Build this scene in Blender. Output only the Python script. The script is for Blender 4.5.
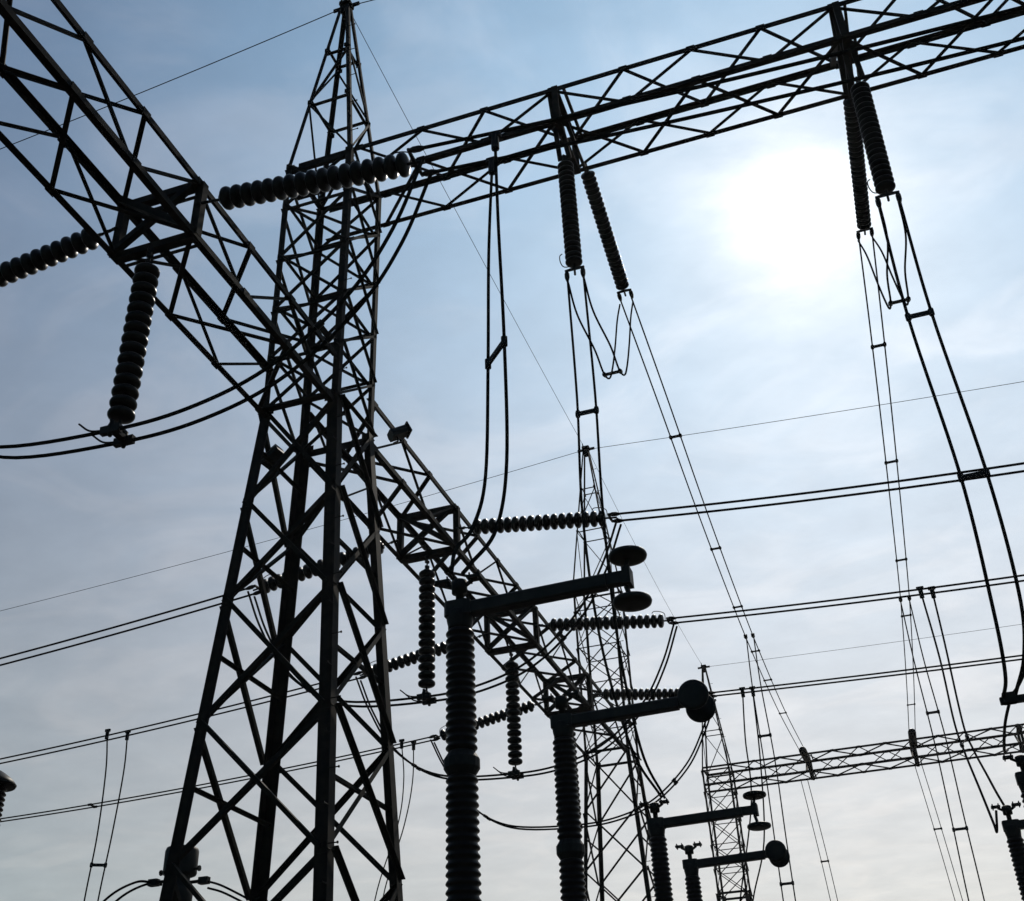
import bpy, math, random
from mathutils import Vector, Matrix

V = Vector
for o in list(bpy.data.objects):
    bpy.data.objects.remove(o)
scene = bpy.context.scene
col = scene.collection
random.seed(4)

# ------------------------------------------------------------------ camera
cam_d = bpy.data.cameras.new('camera')
cam = bpy.data.objects.new('camera', cam_d)
col.objects.link(cam)
cam_d.sensor_width = 36.0
cam_d.sensor_fit = 'HORIZONTAL'
cam_d.lens = 1139.5 / 1024 * 36
cam_d.clip_start = 0.1
cam_d.clip_end = 5000
RT = V((0.94530849, 0.32408769, -0.03686484)).normalized()
FW = V((-0.25379964, 0.80182654, 0.54098053)).normalized()
UP = RT.cross(FW).normalized()
cam.matrix_world = Matrix(((RT.x, UP.x, -FW.x, 10.0756),
                           (RT.y, UP.y, -FW.y, -18.1004),
                           (RT.z, UP.z, -FW.z, 1.70),
                           (0, 0, 0, 1)))
scene.camera = cam
scene.render.resolution_x = 1024
scene.render.resolution_y = 901

# ------------------------------------------------------------------ light
SUN = V((0.02664, 0.74069, 0.67132)).normalized()
sun_el = math.asin(SUN.z)
sun_az = math.atan2(SUN.x, SUN.y)
sd = bpy.data.lights.new('sun', 'SUN')
sd.energy = 3.0
sd.angle = math.radians(0.5)
sd.color = (1.0, 0.93, 0.82)
so = bpy.data.objects.new('sun', sd)
so.rotation_euler = (-SUN).to_track_quat('-Z', 'Y').to_euler()
col.objects.link(so)

vs = scene.view_settings
scene.display_settings.display_device = 'sRGB'
vs.view_transform = 'Standard'
vs.look = 'None'
vs.exposure = 0.0
vs.gamma = 1.0
vs.use_curve_mapping = False

world = bpy.data.worlds.new('World')
scene.world = world
world.use_nodes = True
nt = world.node_tree
nt.nodes.clear()
N = nt.nodes.new
LK = nt.links.new


def mth(op, a, b=None, c=None, clamp=False):
    n = N('ShaderNodeMath')
    n.operation = op
    n.use_clamp = clamp
    for i, v in enumerate((a, b, c)):
        if v is None:
            continue
        if isinstance(v, (int, float)):
            n.inputs[i].default_value = v
        else:
            LK(v, n.inputs[i])
    return n.outputs[0]


def vscale(colr, f):
    n = N('ShaderNodeVectorMath')
    n.operation = 'SCALE'
    if isinstance(colr, tuple):
        n.inputs[0].default_value = colr
    else:
        LK(colr, n.inputs[0])
    if isinstance(f, (int, float)):
        n.inputs['Scale'].default_value = f
    else:
        LK(f, n.inputs['Scale'])
    return n.outputs[0]


def vadd(a, b):
    n = N('ShaderNodeVectorMath')
    n.operation = 'ADD'
    LK(a, n.inputs[0])
    LK(b, n.inputs[1])
    return n.outputs[0]


def vmix(f, a, b):
    n = N('ShaderNodeMix')
    n.data_type = 'VECTOR'
    LK(f, n.inputs[0])
    for s, v in ((4, a), (5, b)):
        if isinstance(v, tuple):
            n.inputs[s].default_value = v
        else:
            LK(v, n.inputs[s])
    return n.outputs[1]


sky = N('ShaderNodeTexSky')
sky.sky_type = 'NISHITA'
sky.sun_disc = False
sky.sun_elevation = sun_el
sky.sun_rotation = sun_az
sky.air_density = 1.0
sky.dust_density = 1.0
sky.ozone_density = 1.5
tc = N('ShaderNodeTexCoord')
dirn = tc.outputs['Generated']
dt = N('ShaderNodeVectorMath')
dt.operation = 'DOT_PRODUCT'
LK(dirn, dt.inputs[0])
dt.inputs[1].default_value = SUN
cosA = mth('MINIMUM', dt.outputs['Value'], 1.0)
ang = mth('MULTIPLY', mth('ARCCOSINE', mth('MAXIMUM', cosA, -1.0)), 57.2958)   # degrees from the sun
sep = N('ShaderNodeSeparateXYZ')
LK(dirn, sep.inputs[0])
elz = mth('MAXIMUM', sep.outputs['Z'], 0.0)
# thin high cloud: coordinates on a plane far above
inv = mth('DIVIDE', 1.0, mth('ADD', elz, 0.12))
comb = N('ShaderNodeCombineXYZ')
LK(mth('MULTIPLY', sep.outputs['X'], inv), comb.inputs[0])
LK(mth('MULTIPLY', sep.outputs['Y'], inv), comb.inputs[1])
mp = N('ShaderNodeMapping')
mp.inputs['Rotation'].default_value = (0, 0, -0.9)
mp.inputs['Scale'].default_value = (1.0, 1.35, 1.0)
LK(comb.outputs[0], mp.inputs[0])
nz = N('ShaderNodeTexNoise')
nz.inputs['Scale'].default_value = 3.4
nz.inputs['Detail'].default_value = 8
nz.inputs['Roughness'].default_value = 0.55
nz.inputs['Distortion'].default_value = 1.1
LK(mp.outputs[0], nz.inputs['Vector'])
cl = N('ShaderNodeMapRange')
cl.interpolation_type = 'SMOOTHSTEP'
cl.inputs['From Min'].default_value = 0.42
cl.inputs['From Max'].default_value = 0.70
LK(nz.outputs['Fac'], cl.inputs['Value'])
cloud = cl.outputs[0]
nz2 = N('ShaderNodeTexNoise')
nz2.inputs['Scale'].default_value = 8.0
nz2.inputs['Detail'].default_value = 6
nz2.inputs['Roughness'].default_value = 0.6
LK(mp.outputs[0], nz2.inputs['Vector'])
wisp = mth('MULTIPLY', mth('SUBTRACT', nz2.outputs['Fac'], 0.5), 0.28)


def expf(width, p=1.0):
    x = mth('POWER', mth('DIVIDE', ang, width), p)
    return mth('EXPONENT', mth('MULTIPLY', x, -1.0))


K = 10.0      # the Background runs at 0.1
wide = expf(30.0, 2.0)      # aureole of thin cloud round the sun
far = expf(45.0, 2.0)
gvar = mth('ADD', 0.30, mth('MULTIPLY', nz2.outputs['Fac'], 1.3))      # the glow is uneven where the cloud is uneven
near = mth('MULTIPLY', expf(4.3, 1.1), gvar)
core = mth('MULTIPLY', expf(0.95, 1.0), gvar)
hor = mth('POWER', mth('SUBTRACT', 1.0, elz, clamp=True), 2.0)
veil = vadd(vadd(vadd(vadd(vscale((0.050, 0.091, 0.188), K), vscale((0.0333, 0.140, 0.057), mth('MULTIPLY', hor, K))), vscale((0.215, 0.410, 0.545), mth('MULTIPLY', wide, K))),
                 vscale((1.29, 0.825, 0.515), mth('MULTIPLY', mth('MULTIPLY', hor, far), K))),
            vadd(vscale((0.46, 0.30, 0.12), mth('MULTIPLY', near, K)),
                 vscale((5.0, 4.6, 4.1), mth('MULTIPLY', core, K))))
white = vadd(veil, vscale((0.105, 0.080, 0.060), mth('MULTIPLY', mth('MULTIPLY', cloud, K), mth('ADD', 0.35, wide))))
tot = vscale(white, mth('ADD', 0.945, wisp))
tot = vadd(tot, vscale(sky.outputs[0], 0.15))
bg = N('ShaderNodeBackground')
bg.inputs['Strength'].default_value = 0.1
LK(tot, bg.inputs['Color'])
wo = N('ShaderNodeOutputWorld')
LK(bg.outputs[0], wo.inputs[0])


# ------------------------------------------------------------------ materials
def material(name, c0, c1, rough=0.6, metal=0.0, scale=6.0, spec=0.4, bump=0.0, lo=0.35, hi=0.65):
    m = bpy.data.materials.new(name)
    m.use_nodes = True
    t = m.node_tree
    b = t.nodes['Principled BSDF']
    tcn = t.nodes.new('ShaderNodeTexCoord')
    n = t.nodes.new('ShaderNodeTexNoise')
    n.inputs['Scale'].default_value = scale
    n.inputs['Detail'].default_value = 6
    r = t.nodes.new('ShaderNodeValToRGB')
    r.color_ramp.elements[0].position = lo
    r.color_ramp.elements[1].position = hi
    r.color_ramp.elements[0].color = (*c0, 1)
    r.color_ramp.elements[1].color = (*c1, 1)
    t.links.new(tcn.outputs['Object'], n.inputs['Vector'])
    t.links.new(n.outputs['Fac'], r.inputs[0])
    t.links.new(r.outputs[0], b.inputs['Base Color'])
    b.inputs['Roughness'].default_value = rough
    b.inputs['Metallic'].default_value = metal
    b.inputs['Specular IOR Level'].default_value = spec
    if bump:
        bp = t.nodes.new('ShaderNodeBump')
        bp.inputs['Strength'].default_value = bump
        bp.inputs['Distance'].default_value = 0.02
        t.links.new(n.outputs['Fac'], bp.inputs['Height'])
        t.links.new(bp.outputs[0], b.inputs['Normal'])
    return m


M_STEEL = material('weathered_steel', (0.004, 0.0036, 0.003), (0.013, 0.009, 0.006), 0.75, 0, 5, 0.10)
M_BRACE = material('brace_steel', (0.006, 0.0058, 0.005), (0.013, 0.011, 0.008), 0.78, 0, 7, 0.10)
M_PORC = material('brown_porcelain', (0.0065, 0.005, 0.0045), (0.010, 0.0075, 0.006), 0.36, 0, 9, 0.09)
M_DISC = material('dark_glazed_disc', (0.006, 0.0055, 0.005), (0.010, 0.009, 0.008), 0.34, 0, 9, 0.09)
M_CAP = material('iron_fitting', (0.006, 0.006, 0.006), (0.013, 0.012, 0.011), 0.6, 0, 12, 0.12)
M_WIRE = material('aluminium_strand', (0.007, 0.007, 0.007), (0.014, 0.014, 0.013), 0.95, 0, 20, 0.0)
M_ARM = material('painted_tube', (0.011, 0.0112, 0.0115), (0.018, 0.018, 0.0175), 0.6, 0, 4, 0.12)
M_DARK = material('black_paint', (0.007, 0.007, 0.007), (0.012, 0.012, 0.012), 0.5, 0, 8, 0.12)
M_GROUND = material('gravel', (0.035, 0.033, 0.03), (0.085, 0.08, 0.072), 0.95, 0, 14, 0.1, 0.4)
M_CONC = material('concrete', (0.2, 0.19, 0.18), (0.3, 0.29, 0.27), 0.9, 0, 8, 0.2, 0.2)


# ------------------------------------------------------------------ helpers
class MB:
    def __init__(s):
        s.v = []
        s.f = []
        s.sm = []

    def add(s, vs_, fs, smooth=False):
        k = len(s.v)
        s.v += [tuple(p) for p in vs_]
        s.f += [tuple(i + k for i in f) for f in fs]
        s.sm += [smooth] * len(fs)
        return s

    def build(s, name, m, parent=None):
        me = bpy.data.meshes.new(name)
        me.from_pydata(s.v, [], s.f)
        me.polygons.foreach_set('use_smooth', s.sm)
        me.materials.append(m)
        me.update()
        o = bpy.data.objects.new(name, me)
        col.objects.link(o)
        if parent:
            o.parent = parent
        return o

    def prism(s, A, B, u, v, prof):
        """profile points (a, b) in the frame u, v, run from A to B"""
        n = len(prof)
        vs_ = [A + u * a + v * b for a, b in prof] + [B + u * a + v * b for a, b in prof]
        fs = [(i, (i + 1) % n, n + (i + 1) % n, n + i) for i in range(n)]
        fs += [tuple(range(n - 1, -1, -1)), tuple(range(n, 2 * n))]
        return s.add(vs_, fs)

    def angle(s, A, B, u, v, w, t=None):
        t = t or w * 0.12
        return s.prism(A, B, u, v, [(0, 0), (w, 0), (w, t), (t, t), (t, w), (0, w)])

    def box(s, c, sx, sy, sz, ux=V((1, 0, 0)), uy=V((0, 1, 0)), bev=0.0):
        uz = ux.cross(uy)
        b = min(bev, sx * .4, sy * .4)
        if b:
            pr_ = [(-sx/2+b, -sy/2), (sx/2-b, -sy/2), (sx/2, -sy/2+b), (sx/2, sy/2-b), (sx/2-b, sy/2), (-sx/2+b, sy/2), (-sx/2, sy/2-b), (-sx/2, -sy/2+b)]
        else:
            pr_ = [(-sx/2, -sy/2), (sx/2, -sy/2), (sx/2, sy/2), (-sx/2, sy/2)]
        return s.prism(c - uz * sz / 2, c + uz * sz / 2, ux, uy, pr_)

    def tube(s, pts, r, n=8, cap=True):
        pts = [V(p) for p in pts]
        rs = r if isinstance(r, (list, tuple)) else [r] * len(pts)
        ref = None
        rings = []
        for i, p in enumerate(pts):
            d = (pts[min(i + 1, len(pts) - 1)] - pts[max(i - 1, 0)]).normalized()
            if ref is None:
                ref = d.orthogonal().normalized()
            ref = (ref - d * ref.dot(d)).normalized()
            b = d.cross(ref)
            rings.append([p + (ref * math.cos(2*math.pi*k/n) + b * math.sin(2*math.pi*k/n)) * rs[i] for k in range(n)])
        vs_ = [q for g in rings for q in g]
        fs = []
        for i in range(len(pts) - 1):
            for k in range(n):
                a = i * n + k
                c = i * n + (k + 1) % n
                fs.append((a, c, c + n, a + n))
        s.add(vs_, fs, True)
        if cap:
            s.add(rings[0], [tuple(range(n - 1, -1, -1))])
            s.add(rings[-1], [tuple(range(n))])
        return s

    def lathe(s, base, axis, prof, n=24, smooth=True):
        """prof = (radius, distance along the axis)"""
        axis = axis.normalized()
        u = axis.orthogonal().normalized()
        w = axis.cross(u)
        vs_ = []
        for r, h in prof:
            for k in range(n):
                a = 2 * math.pi * k / n
                vs_.append(base + axis * h + (u * math.cos(a) + w * math.sin(a)) * max(r, 0.0005))
        fs = []
        for i in range(len(prof) - 1):
            for k in range(n):
                a = i * n + k
                c = i * n + (k + 1) % n
                fs.append((a, c, c + n, a + n))
        fs.append(tuple(range(n - 1, -1, -1)))
        fs.append(tuple(range((len(prof) - 1) * n, len(prof) * n)))
        return s.add(vs_, fs, smooth)


def thing(name, label, cat, group=None, loc=(0, 0, 0)):
    o = bpy.data.objects.new(name, None)
    o.empty_display_size = 0.3
    o.location = loc
    col.objects.link(o)
    tag(o, label, cat, group)
    return o


def tag(o, label, cat, group=None):
    o['label'] = label
    o['category'] = cat
    if group:
        o['group'] = group
    return o


def copy_tree(o, parent=None):
    c = o.copy()
    col.objects.link(c)
    if parent:
        c.parent = parent
    for ch in [x for x in bpy.data.objects if x.parent == o]:
        copy_tree(ch, c)
    return c


def spline(pts, n=10):
    """Catmull-Rom through pts"""
    P = [V(p) for p in pts]
    P = [P[0] * 2 - P[1]] + P + [P[-1] * 2 - P[-2]]
    out = []
    for i in range(1, len(P) - 2):
        a, b, c, d = P[i-1:i+3]
        for k in range(n):
            t = k / n
            out.append(0.5 * ((2*b) + (c-a)*t + (2*a-5*b+4*c-d)*t*t + (-a+3*b-3*c+d)*t**3))
    out.append(P[-2])
    return out


def sagline(A, B, sag, n=36):
    A, B = V(A), V(B)
    return [A.lerp(B, i/n) - V((0, 0, 4 * sag * (i/n) * (1 - i/n))) for i in range(n + 1)]


# ------------------------------------------------------------------ ground
g = MB()
R = 500
ng = 48
vs_ = [(0, 0, 0)] + [(R * math.cos(2*math.pi*k/ng), R * math.sin(2*math.pi*k/ng), 0) for k in range(ng)]
g.add(vs_, [(0, 1 + k, 1 + (k + 1) % ng) for k in range(ng)])
go = g.build('ground', M_GROUND)
go['kind'] = 'structure'
go['label'] = 'gravel ground of the switchyard'

# thin air haze round the whole yard
hz = MB()
hz.box(V((0, 0, 16)), 1020, 1020, 34)
hm = bpy.data.materials.new('haze_air')
hm.use_nodes = True
t = hm.node_tree
t.nodes.clear()
ho_ = t.nodes.new('ShaderNodeOutputMaterial')
hv = t.nodes.new('ShaderNodeVolumePrincipled')
hv.inputs['Density'].default_value = 0.0001
hv.inputs['Color'].default_value = (0.9, 0.93, 0.97, 1)
hv.inputs['Anisotropy'].default_value = 0.5
t.links.new(hv.outputs[0], ho_.inputs['Volume'])
ho = hz.build('haze', hm)
ho['kind'] = 'stuff'

# ------------------------------------------------------------------ lattice tower
TZ = [0, 15.65, 22.97, 30.0]
TA = [1.86, 0.885, 0.885, 0.13]


def ta(z):
    for i in range(3):
        if z <= TZ[i + 1]:
            return TA[i] + (TA[i + 1] - TA[i]) * (z - TZ[i]) / (TZ[i + 1] - TZ[i])
    return TA[-1]


def make_tower(label, k_=1.0):
    root = thing('lattice_tower', label, 'lattice tower', 'steel lattice towers along the row')
    for sx in (-1, 1):
        for sy in (-1, 1):
            m = MB()
            for i, w in ((0, 0.235 * k_), (1, 0.150 * k_), (2, 0.105 * k_)):
                A = V((sx * TA[i], sy * TA[i], TZ[i] - (0.0 if i == 0 else 0.12)))
                B = V((sx * TA[i+1], sy * TA[i+1], TZ[i+1]))
                off = V((sx, sy, 0)) * (-0.004 * i)
                m.angle(A + off, B + off, V((-sx, 0, 0)), V((0, -sy, 0)), w, w * 0.11)
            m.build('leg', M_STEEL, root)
            f = MB()
            f.box(V((sx * 1.83, sy * 1.83, 0.15)), 0.7, 0.7, 0.5, bev=0.05)
            f.build('footing', M_CONC, root)
    faces = [(V((0, -1, 0)), V((1, 0, 0))), (V((0, 1, 0)), V((1, 0, 0))), (V((-1, 0, 0)), V((0, 1, 0))), (V((1, 0, 0)), V((0, 1, 0)))]

    def member(nrm, tn, s0, z0, s1, z1, w, inset, name, out=False):
        w *= k_
        a0, a1 = ta(z0), ta(z1)
        e_ = (0.13 if z1 < 15.6 else 0.075) * k_ if out else 0.012
        A = nrm * (a0 - inset) + tn * (s0 * (a0 - e_)) + V((0, 0, z0))
        B = nrm * (a1 - inset) + tn * (s1 * (a1 - e_)) + V((0, 0, z1))
        d = (B - A).normalized()
        u = nrm.cross(d).normalized()
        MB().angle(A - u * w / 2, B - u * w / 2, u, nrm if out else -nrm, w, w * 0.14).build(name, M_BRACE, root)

    panels = [0.35, 3.6, 6.3, 8.75, 11.15, 13.35, 15.65, 17.05, 18.45, 20.0, 21.65, 22.97]
    for k in range(len(panels) - 1):
        z0, z1 = panels[k], panels[k + 1]
        low = z1 < 15.7
        w = 0.095 if low else 0.058
        for nrm, tn in faces:
            ins = 0.032 if low else 0.025
            member(nrm, tn, -1, z0, 1, z1, w, 0.004, 'diagonal_brace')
            member(nrm, tn, 1, z0, -1, z1, w, -0.016, 'diagonal_brace', True)
            if low and abs(nrm.x) > 0.5:
                # the height at which the two diagonals cross
                a0, a1 = ta(z0), ta(z1)
                zc = z0 + (z1 - z0) * a0 / (a0 + a1)
                member(nrm, tn, -1, zc, 1, zc, 0.07, w * k_ + 0.03, 'horizontal_brace')
        if not low:
            for nrm, tn in faces:
                member(nrm, tn, -1, z1 if k < 10 else z1 - 0.03, 1, z1 if k < 10 else z1 - 0.03, 0.055 if k < 10 else 0.10, 0.10 * k_ + 0.012, 'horizontal_brace')
    for nrm, tn in faces:
        member(nrm, tn, -1, 15.62, 1, 15.62, 0.17 if abs(nrm.y) > .5 else 0.10, -0.045, 'horizontal_brace', True)
    for i, (z0, z1) in enumerate(((23.0, 25.5), (25.5, 27.75))):
        for j, (nrm, tn) in enumerate(faces):
            sg = 1 if (i + j) % 2 else -1
            member(nrm, tn, -sg, z0, sg, z1, 0.055, 0.02, 'diagonal_brace')
            member(nrm, tn, -1, z1, 1, z1, 0.06, 0.09, 'horizontal_brace')
    # node plates on the four corners
    for z in (6.3, 8.75, 11.15, 13.35, 15.65, 17.05, 18.45, 20.0, 21.65, 22.97, 25.5, 27.75):
        a = ta(z)
        s = (0.20 if z < 15 else (0.28 if abs(z - 15.65) < 0.1 else 0.15)) * k_
        for sx in (-1, 1):
            for sy in (-1, 1):
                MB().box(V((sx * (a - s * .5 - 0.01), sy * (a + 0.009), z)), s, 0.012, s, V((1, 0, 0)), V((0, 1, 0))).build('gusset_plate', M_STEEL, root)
    # climbing bolts up the near leg
    z = 2.0
    k = 0
    while z < 29:
        a = ta(z)
        m = MB()
        if k % 2:
            m.tube([V((a - 0.02, -a, z)), V((a + 0.17, -a, z))], 0.011, 6)
            m.tube([V((a + 0.165, -a, z)), V((a + 0.185, -a, z))], 0.022, 6)
        else:
            m.tube([V((a, -a + 0.02, z)), V((a, -a - 0.17, z))], 0.011, 6)
            m.tube([V((a, -a - 0.165, z)), V((a, -a - 0.185, z))], 0.022, 6)
        m.build('step_bolt', M_STEEL, root)
        z += 0.62
        k += 1
    # peak plate that holds the earth wires
    m = MB()
    m.box(V((0, 0, 30.02)), 0.34, 0.34, 0.10, bev=0.03)
    m.box(V((0, 0, 29.80)), 0.24, 0.24, 0.34, bev=0.03)
    m.box(V((-0.25, 0, 29.95)), 0.3, 0.05, 0.12)
    m.box(V((0.25, 0, 29.95)), 0.3, 0.05, 0.12)
    m.tube([V((-0.12, -0.1, 30.0)), V((-0.12, -0.1, 30.25))], 0.025, 6)
    m.build('peak_plate', M_STEEL, root)
    return root


T1 = make_tower('large dark steel lattice tower nearest the camera where the two near beams meet')
T2 = make_tower('middle lattice tower standing beyond the large one, its peak between the hanging wires', 0.62)
T2.location = (0, 25.0, 0)
T3 = make_tower('smallest and farthest lattice tower, carrying the distant beam on its right', 0.8)
T3.location = (0, 53.64, 0)


# ------------------------------------------------------------------ lattice beams
def make_beam(label, org, d, side, nodes, odd0, w, h, frames, wc, ends):
    """box girder along d; side = direction towards the viewer; nodes along d; bracing is a zigzag on every face"""
    root = thing('gantry_beam', label, 'lattice beam', 'horizontal steel lattice beams', org)
    up = V((0, 0, 1))
    cor = {'NT': (1, 1), 'NB': (1, -1), 'FT': (-1, 1), 'FB': (-1, -1)}

    def pt(c, t, ins=0.0):
        a, b = cor[c]
        return d * t + side * (a * (w / 2 - ins)) + up * (b * (h / 2 - ins))
    for c, (a, b) in cor.items():
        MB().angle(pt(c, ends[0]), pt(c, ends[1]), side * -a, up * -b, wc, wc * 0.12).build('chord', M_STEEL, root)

    def mem(p, q, nrm, ww, name='diagonal_brace', ins=0.02):
        dd = (q - p).normalized()
        u = nrm.cross(dd).normalized()
        o_ = nrm * -ins
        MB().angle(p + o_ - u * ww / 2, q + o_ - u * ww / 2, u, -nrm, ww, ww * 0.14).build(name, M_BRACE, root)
    for seg, start in zip(nodes, odd0):
        for k in range(len(seg) - 1):
            t0, t1 = seg[k], seg[k + 1]
            o0 = (k + start) % 2 == 1        # first node of the panel is an odd one
            i = 0.03
            fa = [('NT', 'NB', side, 0.052), ('FB', 'FT', -side, 0.05), ('FT', 'NT', up, 0.085), ('NB', 'FB', -up, 0.085)]
            for co, ce, nrm, ww in fa:
                # co is used at odd nodes, ce at even nodes
                a, b = (co, ce) if o0 else (ce, co)
                mem(pt(a, t0, i), pt(b, t1, i), nrm, ww)
        for k, t in enumerate(seg):
            for c, (a, b) in cor.items():
                MB().box(pt(c, t) + side * (a * 0.007) - up * (b * 0.062), 0.20, 0.012, 0.15, d, side).build('gusset_plate', M_STEEL, root)
    for t in frames:
        ww = 0.15
        q = {c: pt(c, t, 0.02) for c in cor}
        for x, y, nrm in (('NT', 'NB', d), ('FT', 'FB', d), ('NT', 'FT', d), ('NB', 'FB', d)):
            dd = (q[y] - q[x]).normalized()
            u = d.cross(dd).normalized()
            MB().angle(q[x] - u * ww / 2, q[y] - u * ww / 2, u, d, ww, 0.016).build('cross_frame', M_STEEL, root)
        for x, y in (('NT', 'FB'), ('NB', 'FT')):
            dd = (q[y] - q[x]).normalized()
            u = d.cross(dd).normalized()
            off = d * (-0.09 if x == 'NT' else -0.2)
            MB().angle(q[x] - u * 0.035 + off, q[y] - u * 0.035 + off, u, d, 0.12, 0.012).build('cross_frame', M_BRACE, root)
        # second transverse member beside the frame
        for cc, cd in (('NT', 'FT'), ('NB', 'FB')):
            mem(pt(cc, t + 0.32, 0.02), pt(cd, t + 0.32, 0.02), d, 0.07, 'cross_frame')
    return root


X, Y, Z = V((1, 0, 0)), V((0, 1, 0)), V((0, 0, 1))


def spread(a, b, n):
    return [a + (b - a) * i / n for i in range(n + 1)]


def join(*ls):
    o = list(ls[0])
    for l in ls[1:]:
        o += l[1:]
    return o


make_beam('thick lattice beam at upper left, running from the photo corner into the large tower', V((0, 0, 16.077)), Y, X,
          [join(spread(-18.9, -12.6, 4), [-12.6, -11.0, -9.38, -7.85, -6.2], [-6.2, -4.45, -2.85, -1.15])], [1], 1.63, 1.263, [-18.9, -12.6, -6.2], 0.125, (-19.3, -0.85))
make_beam('long lattice beam running down right from the large tower to the middle tower', V((0, 0, 16.077)), Y, X,
          [join([1.1, 2.75, 4.35, 6.1], spread(6.1, 12.8, 4), spread(12.8, 18.9, 4), spread(18.9, 24.0, 3))], [0], 1.63, 1.263, [6.1, 12.8, 18.9], 0.125, (0.85, 24.2))
make_beam('high lattice beam crossing the top right of the photo in front of the sun glare', V((0, 0.40, 22.90)), X, -Y,
          [join([0.87, 2.52, 4.16, 5.87], [5.87, 7.6, 9.2, 10.8, 12.4], spread(12.4, 18.9, 4), spread(18.9, 25.4, 4))], [0], 1.727, 1.175, [5.87, 12.4, 18.9], 0.125, (-0.80, 25.6))
make_beam('small distant lattice beam low on the right, starting at the farthest tower', V((0, 53.64, 22.58)), X, -Y,
          [join([0.87, 2.4, 4.0, 5.6], spread(5.6, 11.83, 4), spread(11.83, 17.8, 4), spread(17.8, 24.0, 4))], [0], 1.727, 1.175, [5.6, 11.83, 17.8], 0.125, (-0.80, 24.5))

# ------------------------------------------------------------------ insulator strings
DP = 0.212
disc = MB()
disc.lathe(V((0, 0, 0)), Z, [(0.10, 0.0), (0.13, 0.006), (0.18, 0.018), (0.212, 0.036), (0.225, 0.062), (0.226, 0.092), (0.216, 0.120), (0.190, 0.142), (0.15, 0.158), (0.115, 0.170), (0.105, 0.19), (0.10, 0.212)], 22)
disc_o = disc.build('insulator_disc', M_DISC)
disc_me = disc_o.data
bpy.data.objects.remove(disc_o)


def string(A, B, label, group, hook=0.35, tail=0.3, yoke=None, horn=True, pitch=DP, rad=1.0):
    """disc string between A (on the beam) and B (the live end)"""
    A, B = V(A), V(B)
    d = (B - A).normalized()
    Lg = (B - A).length
    n = max(2, int(round((Lg - hook - tail) / pitch)))
    sc = (Lg - hook - tail) / (n * DP)
    root = thing('insulator_string', label, 'insulator string', group, A)
    rot = (-d).to_track_quat('Z', 'Y')
    for k in range(n):
        o = bpy.data.objects.new('insulator_disc', disc_me)
        col.objects.link(o)
        o.parent = root
        o.rotation_mode = 'QUATERNION'
        o.rotation_quaternion = rot
        o.location = d * (hook + (k + 1) * DP * sc)
        o.scale = (rad, rad, sc)
    u = d.orthogonal().normalized()
    m = MB()
    m.tube([V((0, 0, 0)), d * (hook * .45)], 0.028, 8)
    m.tube([d * (hook * .4), d * (hook + 0.02)], 0.022, 8)
    for t in (0.12, 0.45, 0.8):
        m.box(d * (hook * t), 0.11, 0.05, 0.07, u, u.cross(d) * -1)
    m.build('shackle', M_CAP, root)
    m = MB()
    s0 = Lg - tail
    m.tube([d * (s0 - 0.02), d * Lg], 0.025, 8)
    yk = V(yoke) if yoke is not None else V((0, 0.5, 0))
    h = yk * 0.5
    w_ = h.normalized().cross(d).normalized()
    m.prism(d * (s0 + 0.10) - w_ * 0.02, d * (s0 + 0.10) + w_ * 0.02, h.normalized(), d, [(-h.length - .04, 0.02), (-0.06, 0), (0.06, 0), (h.length + .04, 0.02), (h.length + .04, 0.06), (-h.length - .04, 0.06)])
    m.build('yoke_plate', M_CAP, root)
    for sg in (-1, 1):
        c = d * (s0 + 0.26) + h * sg
        m = MB()
        m.lathe(c - d * 0.14, d, [(0.02, 0), (0.035, 0.02), (0.04, 0.06), (0.055, 0.1), (0.055, 0.2), (0.04, 0.26), (0.028, 0.3)], 10)
        m.build('end_clamp', M_CAP, root)
    if horn:
        # arcing horn: a thin bent rod at the live end
        s_ = Z if abs(d.z) < 0.7 else -X
        q = (s_ - d * s_.dot(d)).normalized()
        m = MB()
        m.tube(spline([d * (s0 + 0.05), d * (s0 + 0.02) + q * 0.22, d * (s0 - 0.12) + q * 0.30, d * (s0 - 0.30) + q * 0.31, d * (s0 - 0.36) + q * 0.25], 5), 0.012, 6)
        m.build('arcing_horn', M_CAP, root)
    return root


def twin(label, cat, pa, pb, r, group=None, spacers=(), clamps=(), name='twin_conductor'):
    """two parallel wires; spacers / clamps = fractions of the length"""
    o0 = V(pa[0])
    root = thing(name, label, cat, group, o0)
    for P in (pa, pb):
        MB().tube([V(p) - o0 for p in P], r, 8).build('wire', M_WIRE, root)

    def at(P, f):
        i = f * (len(P) - 1)
        k = min(int(i), len(P) - 2)
        return V(P[k]).lerp(V(P[k + 1]), i - k) - o0
    for f in spacers:
        a, b = at(pa, f), at(pb, f)
        dd = (b - a).normalized()
        tdir = (at(pa, min(1, f + .01)) - at(pa, max(0, f - .01))).normalized()
        m = MB()
        m.prism(a - dd * 0.05, b + dd * 0.05, tdir, tdir.cross(dd), [(-.045, -.02), (.045, -.02), (.045, .02), (-.045, .02)])
        for p in (a, b):
            m.tube([p - tdir * 0.07, p + tdir * 0.07], r + 0.022, 8)
        m.build('spacer', M_CAP, root)
    for f in clamps:
        for P in (pa, pb):
            a = at(P, f)
            tdir = (at(P, min(1, f + .01)) - at(P, max(0, f - .01))).normalized()
            m = MB()
            m.tube([a - tdir * 0.16, a - tdir * 0.12, a + tdir * 0.12, a + tdir * 0.16], [r, r + 0.045, r + 0.045, r], 8)
            m.box(a + V((0, 0, 0.03)), 0.14, 0.1, 0.12)
            m.build('clamp', M_CAP, root)
    return root


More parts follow.
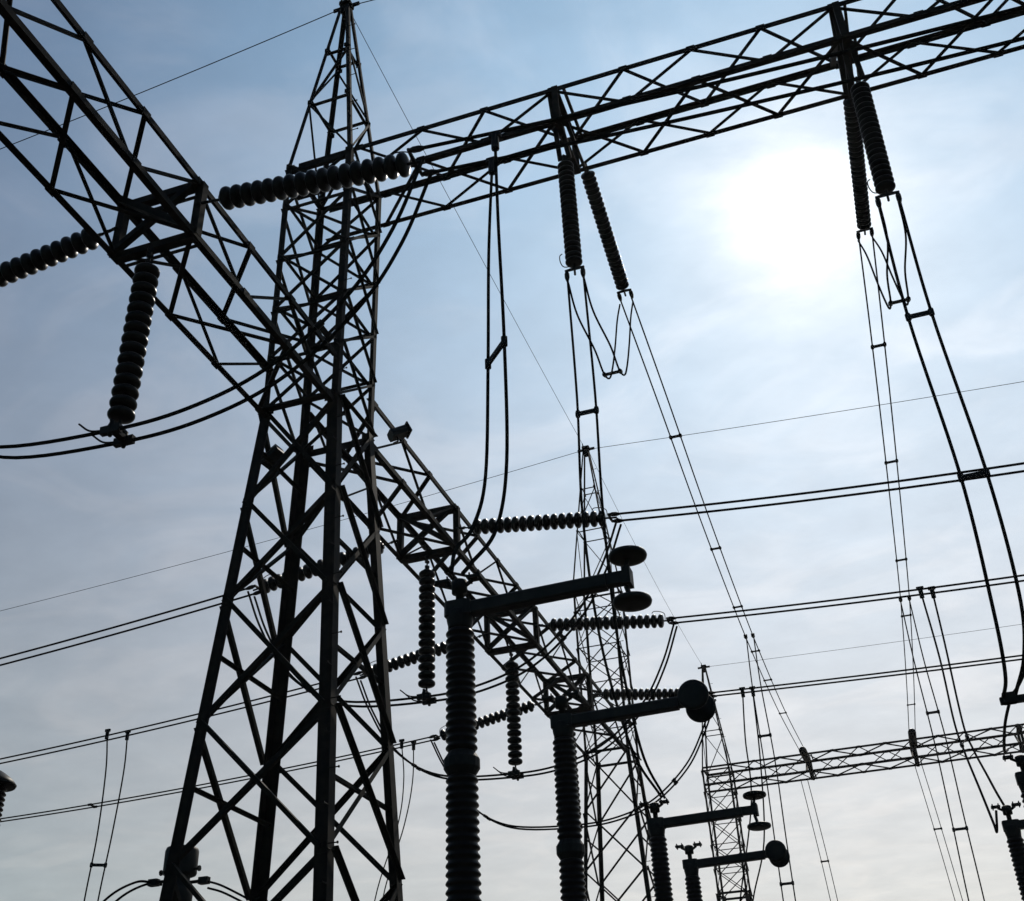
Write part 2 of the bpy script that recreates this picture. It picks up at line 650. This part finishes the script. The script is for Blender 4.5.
def off(P, o_):
    return [V(p) + V(o_) for p in P]


# phases: y of the attachment, height, separation of the twin wires
phases = [('first', -6.2, 0.54), ('second', 6.1, 0.36), ('third', 12.75, 0.36), ('fourth', 18.9, 0.34)]
pos_r = {'first': 'thick nearest insulator string reaching right across the large tower peak',
         'second': 'insulator string right of the long beam, just above the near arm and its black discs',
         'third': 'insulator string right of the long beam, crossing the middle tower behind the lower black disc',
         'fourth': 'insulator string across the middle tower, ending behind the round shield of the second arm'}
pos_l = {'first': 'thick insulator string leaving the photo at its left edge',
         'second': 'insulator string seen through the legs of the large tower, left of the long beam',
         'third': 'insulator string from the right leg of the large tower towards the long beam',
         'fourth': 'small insulator string passing behind the nearest porcelain column'}
pos_s = {'first': 'largest hanging insulator string, below the thick beam at upper left',
         'second': 'hanging insulator string left of the nearest porcelain column, below the long beam',
         'third': 'hanging insulator string between the two big porcelain columns, below the long beam',
         'fourth': 'hanging insulator string hidden behind the second porcelain column and the middle tower foot'}
wire_r = {'first': 'nearest pair of bus wires, running in front of the high lattice beam',
          'second': 'topmost pair of horizontal bus wires running right from the middle tower',
          'third': 'pair of horizontal bus wires to the right edge, second below the middle tower peak',
          'fourth': 'lowest pair of horizontal bus wires on the right, above the distant beam'}
wire_l = {'first': 'pair of bus wires beyond the left edge string, mostly out of view',
          'second': 'highest pair of bus wires descending to the left edge behind the large tower',
          'third': 'middle pair of bus wires descending to the left edge behind the large tower',
          'fourth': 'lowest pair of bus wires descending to the left edge'}
jump = {'first': 'thick sagging pair of jumper wires under the upper left beam',
        'second': 'sagging pair of jumper wires clamped below the string left of the nearest column',
        'third': 'sagging pair of jumper wires clamped below the string between the columns',
        'fourth': 'sagging pair of jumper wires behind the columns and the foot of the middle tower'}
for nm, y, sp in phases:
    hs = V((0, sp / 2, 0))
    zl = {'first': 15.58, 'second': 15.42, 'third': 15.42, 'fourth': 15.28}[nm]
    za = {'first': 16.15, 'second': 16.02, 'third': 16.02, 'fourth': 15.95}[nm]
    s = string((0.80, y, za), (5.05, y, zl), pos_r[nm], 'insulator strings pulling sideways from the beams', 0.48, 0.30, (0, sp, 0), rad=0.90)
    s = string((-0.80, y, za), (-5.05, y, zl - 0.05), pos_l[nm], 'insulator strings pulling sideways from the beams', 0.45, 0.30, (0, sp, 0), rad=0.90)
    s = string((0, y, 15.40), (0, y, 11.62), pos_s[nm], 'insulator strings hanging below the beams', 0.42, 0.22, (0, 0.34, 0), False, rad=0.93)
    # holding clamp and horn at the foot of the hanging string
    m = MB()
    m.box(V((0, 0, -3.83)), 0.12, 0.42, 0.07)
    for sg in (-1, 1):
        m.tube(spline([V((-0.15, sg * .17, -3.84)), V((-0.4, sg * .17, -3.78)), V((-0.62, sg * .17, -3.6))], 5), 0.016, 6)
        m.box(V((0, sg * 0.17, -3.86)), 0.34, 0.09, 0.13)
    m.build('suspension_clamp', M_CAP, s)
    # bus wires
    zr = {'first': (14.9, .15), 'second': (14.62, 0.1), 'third': (14.95, 0.0), 'fourth': (14.95, -0.1)}[nm]
    R_ = sagline((5.05, y, zl), (24, y, zr[0] - .1), zr[1] + .2)
    zz = {'first': (14.0, .1), 'second': (14.15, .1), 'third': (14.25, .05), 'fourth': (14.6, .05)}[nm]
    Lf = sagline((-5.05, y, zl - .05), (-28, y, zz[0]), zz[1] + .2)
    sps = {'first': (), 'second': (), 'third': (), 'fourth': (0.08, 0.62)}[nm]
    twin(wire_r[nm], 'bus wires', off(R_, -hs), off(R_, hs), 0.030, 'twin bus wires running across the yard', (0.62,))
    twin(wire_l[nm], 'bus wires', off(Lf, -hs), off(Lf, hs), 0.028, 'twin bus wires running across the yard', sps)
    # jumper under the beam
    pts = [(-5.10, y, zl - .15), (-4.6, y, 14.1), (-3.75, y, 12.75), (-2.3, y, 11.80), (0, y, 11.53), (1.5, y, 11.62), (2.75, y, 12.05), (3.9, y, 13.0), (4.6, y, 14.1), (5.10, y, zl - .12)]
    J = spline(pts, 8)
    jo = V((0, 0.17, 0))
    twin(jump[nm], 'jumper wires', off(J, -jo), off(J, jo), 0.030, 'jumper wires under the beams', (0.28, 0.73), name='jumper_wires')

# strings below the high beam
gs = 'insulator strings hanging from the high beam'
p1n = string((5.91, 0.10, 21.75), (5.87, 0.28, 18.25), 'upright dark insulator string under the high beam, left one of the middle pair', gs, 0.25, 0.3, (0.36, 0, 0), True, 0.150, 0.84)
p1f = string((6.11, 1.30, 22.62), (6.06, 5.25, 21.55), 'slanting insulator string below the high beam, right one of the middle pair', gs, 0.25, 0.3, (0.32, 0, 0), True, 0.150, 0.80)
p2n = string((12.54, 0.10, 21.6), (12.46, 0.28, 18.1), 'insulator string next to the sun, right one of the pair below the high beam', gs, 0.25, 0.3, (0.40, 0, 0), True, 0.150, 0.90)
p2f = string((12.46, 1.20, 22.5), (12.38, 5.75, 22.05), 'insulator string nearest to the sun, left one of the pair below the high beam', gs, 0.25, 0.3, (0.34, 0, 0), True, 0.150, 0.80)
for s_, x_ in ((p1n, 5.91), (p2n, 12.54)):
    # twin hanger straps from the top of the beam to the near string
    o0 = V(s_.location)
    for k in (-1, 1):
        A, B = V((x_ - 0.09 + k * 0.05, -0.32, 23.50)) - o0, V((x_ + k * 0.11, 0.10, 21.62)) - o0
        dd = (B - A).normalized()
        MB().prism(A, B, X, dd.cross(X), [(-.055, -.02), (.055, -.02), (.055, .02), (-.055, .02)]).build('hanger_strap', M_STEEL, s_)
# wires from the strings to the distant beam
W1 = spline([(6.05, 5.3, 21.5), (6.02, 9.8, 21.1), (5.96, 15.7, 20.55), (5.89, 22.6, 20.25), (5.83, 28.5, 20.3), (5.74, 38, 20.9), (5.64, 49.5, 22.3)], 8)
twin('long pair of thin wires slanting from the middle strings to the distant beam', 'span wires', off(W1, (-.15, 0, 0)), off(W1, (.15, 0, 0)), 0.021, 'span wires to the distant beam', (0.22, 0.40, 0.52, 0.66, 0.74, 0.84), (0.613,))
W2 = spline([(12.38, 5.8, 22.0), (12.35, 9.2, 21.65), (12.29, 14.2, 21.2), (12.21, 21, 20.85), (12.13, 27.5, 20.75), (12.0, 38, 21.4), (11.86, 49.5, 22.5)], 8)
twin('long pair of thin wires from the string beside the sun down to the distant beam', 'span wires', off(W2, (-.17, 0, 0)), off(W2, (.17, 0, 0)), 0.021, 'span wires to the distant beam', (0.20, 0.38, 0.55, 0.68, 0.8, 0.9), (0.643,))
string((5.62, 52.7, 22.7), (5.64, 49.3, 22.35), 'small far string between the centre right span wires and the distant beam', 'short strings at the distant beam', 0.2, 0.3, (.3, 0, 0), False)
string((11.84, 52.7, 22.7), (11.86, 49.3, 22.55), 'small far string between the right span wires and the distant beam', 'short strings at the distant beam', 0.2, 0.3, (.3, 0, 0), False)

# U loops between near and far strings
for k, (x0, xn, lab) in enumerate(((6.05, 5.87, 'U shaped wire loop hanging between the two strings left of the sun'), (12.36, 12.46, 'U shaped wire loop hanging between the two strings beside the sun'))):
    b = 0.0 if k == 0 else 0.15
    zf = 21.4 if k == 0 else 22.0
    yf = 5.3 if k == 0 else 5.8
    Lp = spline([(xn, 0.3, 18.15), (xn + .02, 0.85, 17.62), (x0, 1.55, 17.12 + b), (x0, 2.25, 16.98 + b), (x0, 2.85, 17.22 + b), (x0, 3.35, 17.85 + b), (x0, 4.0, 19.0 + b), (x0, 4.65, 20.3 + b), (x0, yf, zf - .05)], 8)
    twin(lab, 'wire loop', off(Lp, (-.18, 0, 0)), off(Lp, (.18, 0, 0)), 0.022, 'wire loops below the high beam', (0.40,), name='wire_loop')


# droppers
def dropper(label, pa, pb, r, spacers=(), top=True, n=8):
    A, B = spline(pa, n), spline(pb, n)
    d_ = twin(label, 'vertical wires', A, B, r, 'vertical wires dropping to the equipment', spacers, name='dropper_wires')
    if top:
        for P in (A, B):
            p = P[0] - A[0]
            m = MB()
            m.box(p + V((0, 0, -0.03)), 0.12, 0.10, 0.30, bev=0.03)
            m.box(p + V((0, 0, 0.11)), 0.20, 0.08, 0.08, bev=0.02)
            m.build('clamp', M_CAP, d_)
    return d_


dropper('thick pair of vertical wires left of centre, falling to the nearest arm',
        [(6.34, -6.47, 15.25), (6.33, -6.45, 13.5), (6.33, -6.4, 11.4), (6.28, -6.35, 9.5), (6.16, -6.5, 8.45), (5.95, -6.85, 7.85), (5.90, -7.0, 7.66)],
        [(6.10, -5.93, 15.35), (6.00, -5.95, 13.5), (5.95, -6.0, 11.4), (5.90, -6.1, 9.5), (5.82, -6.4, 8.6), (5.74, -6.8, 8.1), (5.76, -7.0, 7.7)], 0.025, (0.335,))
dropper('pair of wires falling past the middle tower peak to the third column',
        [(5.69, 0.3, 18.25), (5.68, 0.3, 15), (5.60, 0.3, 12.3), (5.6, 0.9, 10), (5.75, 2.0, 8.3), (6.02, 2.95, 7.62)],
        [(6.05, 0.3, 18.25), (6.06, 0.3, 15), (6.0, 0.3, 12.3), (5.9, 1.0, 10), (5.9, 2.1, 8.3), (6.08, 2.95, 7.60)], 0.026, (0.225,), False)
dropper('thick pair of wires curving from beside the sun down to the right edge',
        [(12.26, 0.3, 18.15), (12.2, 0.3, 15.17), (12.3, 0.3, 11.67), (12.22, 0.35, 9.3), (12.15, 0.6, 8.2), (12.05, 1.0, 7.9)],
        [(12.66, 0.3, 18.15), (12.62, 0.3, 15.17), (12.72, 0.3, 11.67), (12.66, 0.35, 9.4), (12.50, 0.6, 8.45), (12.25, 1.0, 7.95)], 0.030, (0.2, 0.405), False)
dropper('pair of vertical wires hung from the lowest right bus near the farthest tower',
        [(6.07, 18.73, 15.15), (5.92, 18.8, 13.6), (5.80, 18.9, 11.6), (5.0, 19, 8.7), (4.6, 19, 7)],
        [(6.37, 19.07, 15.25), (6.27, 19, 12.9), (6.0, 19, 10.4), (5.4, 19, 8.7), (5.0, 19, 7)], 0.024)
dropper('pair of wires curving from the right bus to the small column at the right edge',
        [(11.95, 12.57, 14.95), (12.0, 12.57, 13.0), (11.94, 12.3, 11.2), (11.93, 11.2, 10.1), (11.91, 9.0, 8.6), (11.88, 7.2, 7.45), (11.86, 6.6, 7.15), (11.93, 6.4, 7.5)],
        [(12.27, 12.93, 15.05), (12.24, 12.9, 13.5), (12.15, 12.5, 11.2), (12.15, 11.4, 10.2), (12.14, 9.0, 8.85), (12.13, 7.8, 8.2), (12.12, 6.5, 7.55)], 0.026, (0.40,))
dropper('pair of wires falling at the far left below the middle bus wires',
        [(-14.13, 12.57, 14.75), (-13.98, 12.6, 13.5), (-14.0, 12.7, 11.5), (-14.1, 12.7, 9.5), (-14.15, 12.7, 7.0)],
        [(-13.60, 12.93, 14.75), (-13.51, 12.9, 13.5), (-13.52, 12.8, 11.5), (-13.6, 12.7, 9.4), (-13.65, 12.7, 7.0)], 0.024, (0.62,))
dropper('pair of wires falling beside the right leg of the large tower',
        [(-6.22, 18.73, 15.15), (-6.15, 18.8, 13.8), (-6.4, 18.9, 12.3), (-7.19, 18.9, 9.94), (-7.5, 18.9, 7)],
        [(-5.9, 19.07, 15.15), (-5.9, 19.0, 13.8), (-6.15, 18.9, 12.3), (-6.9, 18.9, 9.94), (-7.2, 18.9, 7)], 0.022)
dropper('pair of thin wires branching down from the centre right span wires',
        [(5.70, 26.6, 20.26), (5.66, 26.3, 18), (5.66, 26.2, 15), (5.6, 26.2, 12), (5.55, 26.2, 9), (5.5, 26.2, 6)],
        [(6.00, 26.6, 20.26), (6.0, 26.3, 18), (6.08, 26.2, 15), (6.02, 26.2, 12), (5.98, 26.2, 9), (5.9, 26.2, 6)], 0.024, (0.335, 0.7), False)
dropper('pair of thin wires branching down from the right span wires across the distant beam',
        [(11.97, 26.6, 20.76), (11.92, 26.3, 18), (11.94, 26.2, 15), (11.88, 26.2, 12), (11.8, 26.2, 9), (11.8, 26.2, 6)],
        [(12.31, 26.6, 20.76), (12.28, 26.3, 18), (12.36, 26.2, 15), (12.32, 26.2, 12), (12.3, 26.2, 9), (12.2, 26.2, 6)], 0.024, (0.335, 0.62), False)
dropper('faint pair of wires falling below the distant beam at centre right',
        [(4.9, 54.4, 22.1), (5.1, 54.4, 19.5), (5.3, 54.5, 16.5), (5.45, 54.5, 13), (5.5, 54.5, 8)],
        [(5.3, 54.4, 22.1), (5.5, 54.4, 19.5), (5.7, 54.5, 16.5), (5.85, 54.5, 13), (5.9, 54.5, 8)], 0.022, (0.45,), False)
dropper('faint pair of wires falling below the distant beam near the right edge',
        [(11.7, 54.4, 22.1), (11.95, 54.4, 18.5), (12.15, 54.5, 15), (12.3, 54.5, 12), (12.4, 54.5, 8)],
        [(12.1, 54.4, 22.1), (12.35, 54.4, 18.5), (12.55, 54.5, 15), (12.7, 54.5, 12), (12.8, 54.5, 8)], 0.022, (0.27,), False)

# earth wires from peak to peak
ge = 'thin earth wires strung from the tower peaks'


def earth(label, A, B, sag, r=0.013):
    P = sagline(A, B, sag)
    o = MB().tube([p - V(A) for p in P], r, 6).build('earth_wire', M_WIRE, None)
    o.location = A
    tag(o, label, 'thin wire', ge)


earth('thin wire descending to the left from the peak of the large tower', (-0.35, 0, 29.93), (-25, 0, 27.9), 0.35, 0.014)
earth('thin wire leaving the peak of the large tower over the top edge', (0.35, 0, 29.93), (30, 0, 28.5), 0.5, 0.014)
earth('thin wire slanting from the large tower peak to the middle tower peak', (0.05, 0.1, 29.9), (0, 24.9, 29.9), 0.12, 0.010)
earth('thin wire slanting from the middle tower peak to the farthest tower peak', (0.1, 25.1, 29.9), (0, 53.5, 29.9), 0.5, 0.010)
earth('thin wire descending to the left from the middle tower peak', (-0.35, 25, 29.93), (-45, 25, 27.3), 0.4, 0.013)
earth('thin wire rising to the right edge from the middle tower peak', (0.35, 25, 29.93), (40, 25, 28.0), 0.3, 0.013)
earth('faint thin wire leading right from the farthest tower peak', (0.35, 53.64, 29.95), (50, 53.64, 29.5), 0.3, 0.012)

# ------------------------------------------------------------------ disconnector columns
gcol = 'porcelain column disconnectors'


def shed_profile(r0, r1, h, amp, pitch):
    n = int(h / pitch)
    out = []
    for k in range(n):
        r = r0 + (r1 - r0) * k / n
        z = h * k / n
        p = h / n
        out += [(r - amp, z), (r - amp * .9, z + p * .18), (r - amp * .1, z + p * .36), (r, z + p * .46), (r - amp * .12, z + p * .58), (r - amp * .8, z + p * .86)]
    out.append((r1 - amp, h))
    return out


def disconnector(loc, label, shields='flat', ln=1.98):
    """base at ground; column top at 7.2 m, arm towards +X"""
    root = thing('disconnector_column', label, 'disconnector', gcol, loc)
    o = V((0, 0, 0))
    MB().lathe(o, Z, [(0.20, 0.0), (0.20, 0.04), (0.13, 0.06), (0.13, 2.9), (0.22, 2.92), (0.22, 2.98)], 20).build('support_post', M_ARM, root)
    MB().lathe(V((0, 0, 2.98)), Z, shed_profile(0.190, 0.170, 2.30, 0.026, 0.085), 28).build('insulator', M_PORC, root)
    MB().lathe(V((0, 0, 5.28)), Z, [(0.12, 0.0), (0.14, 0.0), (0.192, 0.08), (0.192, 0.18), (0.14, 0.26), (0.12, 0.26)], 16, False).build('collar', M_CAP, root)
    MB().lathe(V((0, 0, 5.54)), Z, shed_profile(0.170, 0.160, 1.38, 0.026, 0.085), 28).build('insulator', M_PORC, root)
    MB().lathe(V((0, 0, 6.92)), Z, [(0.12, 0.0), (0.135, 0.0), (0.135, 0.05), (0.14, 0.07), (0.15, 0.12), (0.15, 0.20), (0.13, 0.24), (0.06, 0.25)], 18).build('head_cap', M_CAP, root)
    # arm: a flanged tube reaching +X
    a = MB()
    a.box(V((-0.0, 0, 7.165)), 0.31, 0.26, 0.17, bev=0.04)
    a.prism(V((0.1, 0, 7.16)), V((ln - 0.26, 0, 7.19)), Y, Z, [(-.08, -.06), (-.06, -.08), (.06, -.08), (.08, -.06), (.08, .06), (.06, .08), (-.06, .08), (-.08, .06)])
    a.prism(V((ln - 0.28, 0, 7.2)), V((ln - 0.05, 0, 7.2)), Y, Z, [(-.06, -.068), (.06, -.068), (.06, .068), (-.06, .068)])
    a.prism(V((ln - 0.07, 0, 7.2)), V((ln + 0.02, 0, 7.2)), Y, Z, [(-.09, -.10), (.09, -.10), (.09, .10), (-.09, .10)])
    a.build('arm', M_ARM, root)
    for sg in (-1, 1):
        ax = Z if shields == 'flat' else Y
        c = V((ln, 0, 7.18)) + ax * (0.275 * sg)
        m = MB()
        m.lathe(c - ax * 0.045, ax, [(0.10, 0.0), (0.175, 0.004), (0.205, 0.018), (0.214, 0.045), (0.205, 0.072), (0.175, 0.086), (0.10, 0.09)], 30)
        m.tube([c, V((ln - 0.05, 0, 7.18)) + ax * (0.08 * sg)], 0.028, 8)
        m.build('corona_shield', M_DARK, root)
    # terminal: post, block, two bolted pads
    m = MB()
    m.lathe(V((0, 0, 7.26)), Z, [(0.045, 0), (0.045, 0.12), (0.09, 0.12), (0.09, 0.27), (0.05, 0.29)], 12)
    m.tube([V((0, 0, 7.42)), V((0.16, 0, 7.52))], 0.025, 8)
    m.tube([V((0, 0, 7.42)), V((-0.16, 0, 7.52))], 0.025, 8)
    m.build('terminal', M_CAP, root)
    for sg in (-1, 1):
        m = MB()
        c = V((0.19 * sg, 0, 7.545))
        m.box(c, 0.17, 0.13, 0.035)
        for i in (-1, 1):
            for j in (-1, 1):
                m.tube([c + V((.055 * i, .04 * j, -.05)), c + V((.055 * i, .04 * j, .055))], 0.012, 6)
        m.build('terminal_pad', M_CAP, root)
    return root


disconnector((5.88, -7.06, 0), 'nearest tall porcelain column with a thick arm and two flat black discs')
disconnector((5.87, -3.0, 0), 'second porcelain column from the left, its arm ending in two round upright shields', 'upright', 1.93)
disconnector((5.86, 3.0, 0), 'third porcelain column with arm and two thin flat discs above each other', 'flat', 1.85)
disconnector((5.83, 6.32, -0.04), 'smallest and lowest porcelain column with an arm ending in round upright shields', 'upright', 1.79)
disconnector((12.12, 6.32, 0), 'porcelain column with arm cut by the right photo edge, the lower of the two there', 'upright')
disconnector((12.27, 3.0, 0), 'column top just inside the right photo edge, above the lower column there', 'flat')

# connecting bar at the foot of the thick wires on the right
m = MB()
m.box(V((0.3, 0, 0)), 0.9, 0.12, 0.10, bev=0.02)
m.box(V((0.0, 0, 0.03)), 0.2, 0.16, 0.16, bev=0.02)
m.tube(spline([V((0, 0, 0)), V((-.12, .5, -.22)), V((-.16, 1.3, -.4)), V((-.05, 1.95, -.22))], 8), 0.026, 8)
m.tube(spline([V((0.02, 0, 0.05)), V((0.22, -0.05, 0.25)), V((0.55, -.12, 0.72))], 6), 0.024, 8)
tbar = m.build('terminal_bar', M_CAP)
tbar.location = (12.15, 1.0, 7.88)
tag(tbar, 'dark connecting bar joining the thick wires at the right photo edge', 'connecting bar')

# ------------------------------------------------------------------ current transformer, lower left
ct = thing('current_transformer', 'round headed current transformer behind the lowest part of the left tower leg', 'transformer', None, (-4.22, 3.0, 0))
MB().lathe(V((0, 0, 7.30)), Z, [(0.25, 0), (0.33, 0.03), (0.345, 0.06), (0.345, 0.50), (0.325, 0.56), (0.25, 0.585), (0.05, 0.59)], 28).build('head', M_ARM, ct)
MB().lathe(V((0, 0, 6.62)), Z, [(0.24, 0), (0.30, 0.04), (0.31, 0.34), (0.28, 0.42), (0.22, 0.5), (0.22, 0.70)], 24).build('neck', M_ARM, ct)
MB().lathe(V((0, 0, 3.0)), Z, shed_profile(0.29, 0.26, 3.62, 0.04, 0.085), 26).build('insulator', M_PORC, ct)
MB().lathe(V((0, 0, 0)), Z, [(0.3, 0), (0.3, 0.05), (0.2, 0.08), (0.2, 2.9), (0.3, 2.93), (0.3, 3.0)], 20).build('support_post', M_ARM, ct)
for sg in (-1, 1):
    m = MB()
    z_ = 7.24 if sg < 0 else 7.16
    m.tube([V((0.25 * sg, 0, z_)), V((0.68 * sg, 0, z_))], 0.035, 8)
    m.box(V((0.60 * sg, 0, z_)), 0.22, 0.16, 0.13, bev=0.02)
    m.build('terminal', M_CAP, ct)
    m = MB()
    m.tube([V((0.3 * sg, 0, 7.42)), V((0.46 * sg, 0, 7.42))], 0.03, 8)
    m.tube([V((0.44 * sg, 0, 7.42)), V((0.47 * sg, 0, 7.42))], 0.06, 8)
    m.build('lifting_lug', M_CAP, ct)
A = spline([(-4.82, 2.94, 7.24), (-5.2, 2.9, 7.27), (-5.8, 2.9, 7.05), (-6.4, 2.9, 6.5), (-7.2, 2.9, 5.5)], 8)
twin('pair of wires arching left from the round transformer head at lower left', 'connecting wires', A, off(A, (0.1, .2, -0.02)), 0.026, 'wires at the round transformer head', name='connecting_wires')
A = spline([(-3.58, 3.0, 7.15), (-3.2, 3, 7.02), (-2.6, 3, 6.72), (-1.8, 3, 6.3), (-1.0, 3, 5.9)], 8)
twin('pair of wires leading right from the round transformer head behind the tower', 'connecting wires', A, off(A, (0, .1, -0.12)), 0.022, 'wires at the round transformer head', name='connecting_wires')

# capped column at the left photo edge
lc = thing('post_insulator', 'capped porcelain post cut by the left photo edge', 'post insulator', None, (-3.38, -3.6, 0.14))
MB().lathe(V((0, 0, 7.16)), Z, [(0.2, 0.02), (0.33, 0.0), (0.345, 0.03), (0.27, 0.12), (0.16, 0.20), (0.08, 0.25), (0.02, 0.26)], 26).build('cap', M_DARK, lc)
MB().lathe(V((0, 0, 3.0)), Z, shed_profile(0.24, 0.215, 4.16, 0.034, 0.078), 26).build('insulator', M_PORC, lc)
MB().lathe(V((0, 0, 0)), Z, [(0.25, 0), (0.25, 0.05), (0.16, 0.08), (0.16, 2.9), (0.25, 2.93), (0.25, 3.0)], 18).build('support_post', M_ARM, lc)


# floodlights on the large tower
def flood(loc, label, d):
    root = thing('floodlight', label, 'floodlight', 'floodlights on the large tower', loc)
    d = V(d).normalized()
    u = d.cross(Z).normalized()
    w = u.cross(d)
    MB().prism(V((0, 0, 0)) - d * 0.22, V((0, 0, 0)) + d * 0.22, u, w, [(-.15, -.10), (.15, -.10), (.17, 0), (.12, .10), (-.12, .10), (-.17, 0)]).build('housing', M_DARK, root)
    MB().prism(d * 0.222, d * 0.26, u, w, [(-.19, -.13), (.19, -.13), (.19, .13), (-.19, .13)]).build('visor', M_DARK, root)
    MB().tube([-d * 0.05, V((0, 0, -0.22)), V((-0.12, 0, -0.26))], 0.022, 8).build('bracket', M_CAP, root)
    return root


flood((0.95, 2.05, 16.45), 'small floodlight on the right side of the large tower, on the beam chord', (0.75, 0.6, 0.55))
flood((-0.95, -0.2, 14.95), 'small floodlight inside the left side of the large tower below the beam', (-0.8, 0.1, -0.45))
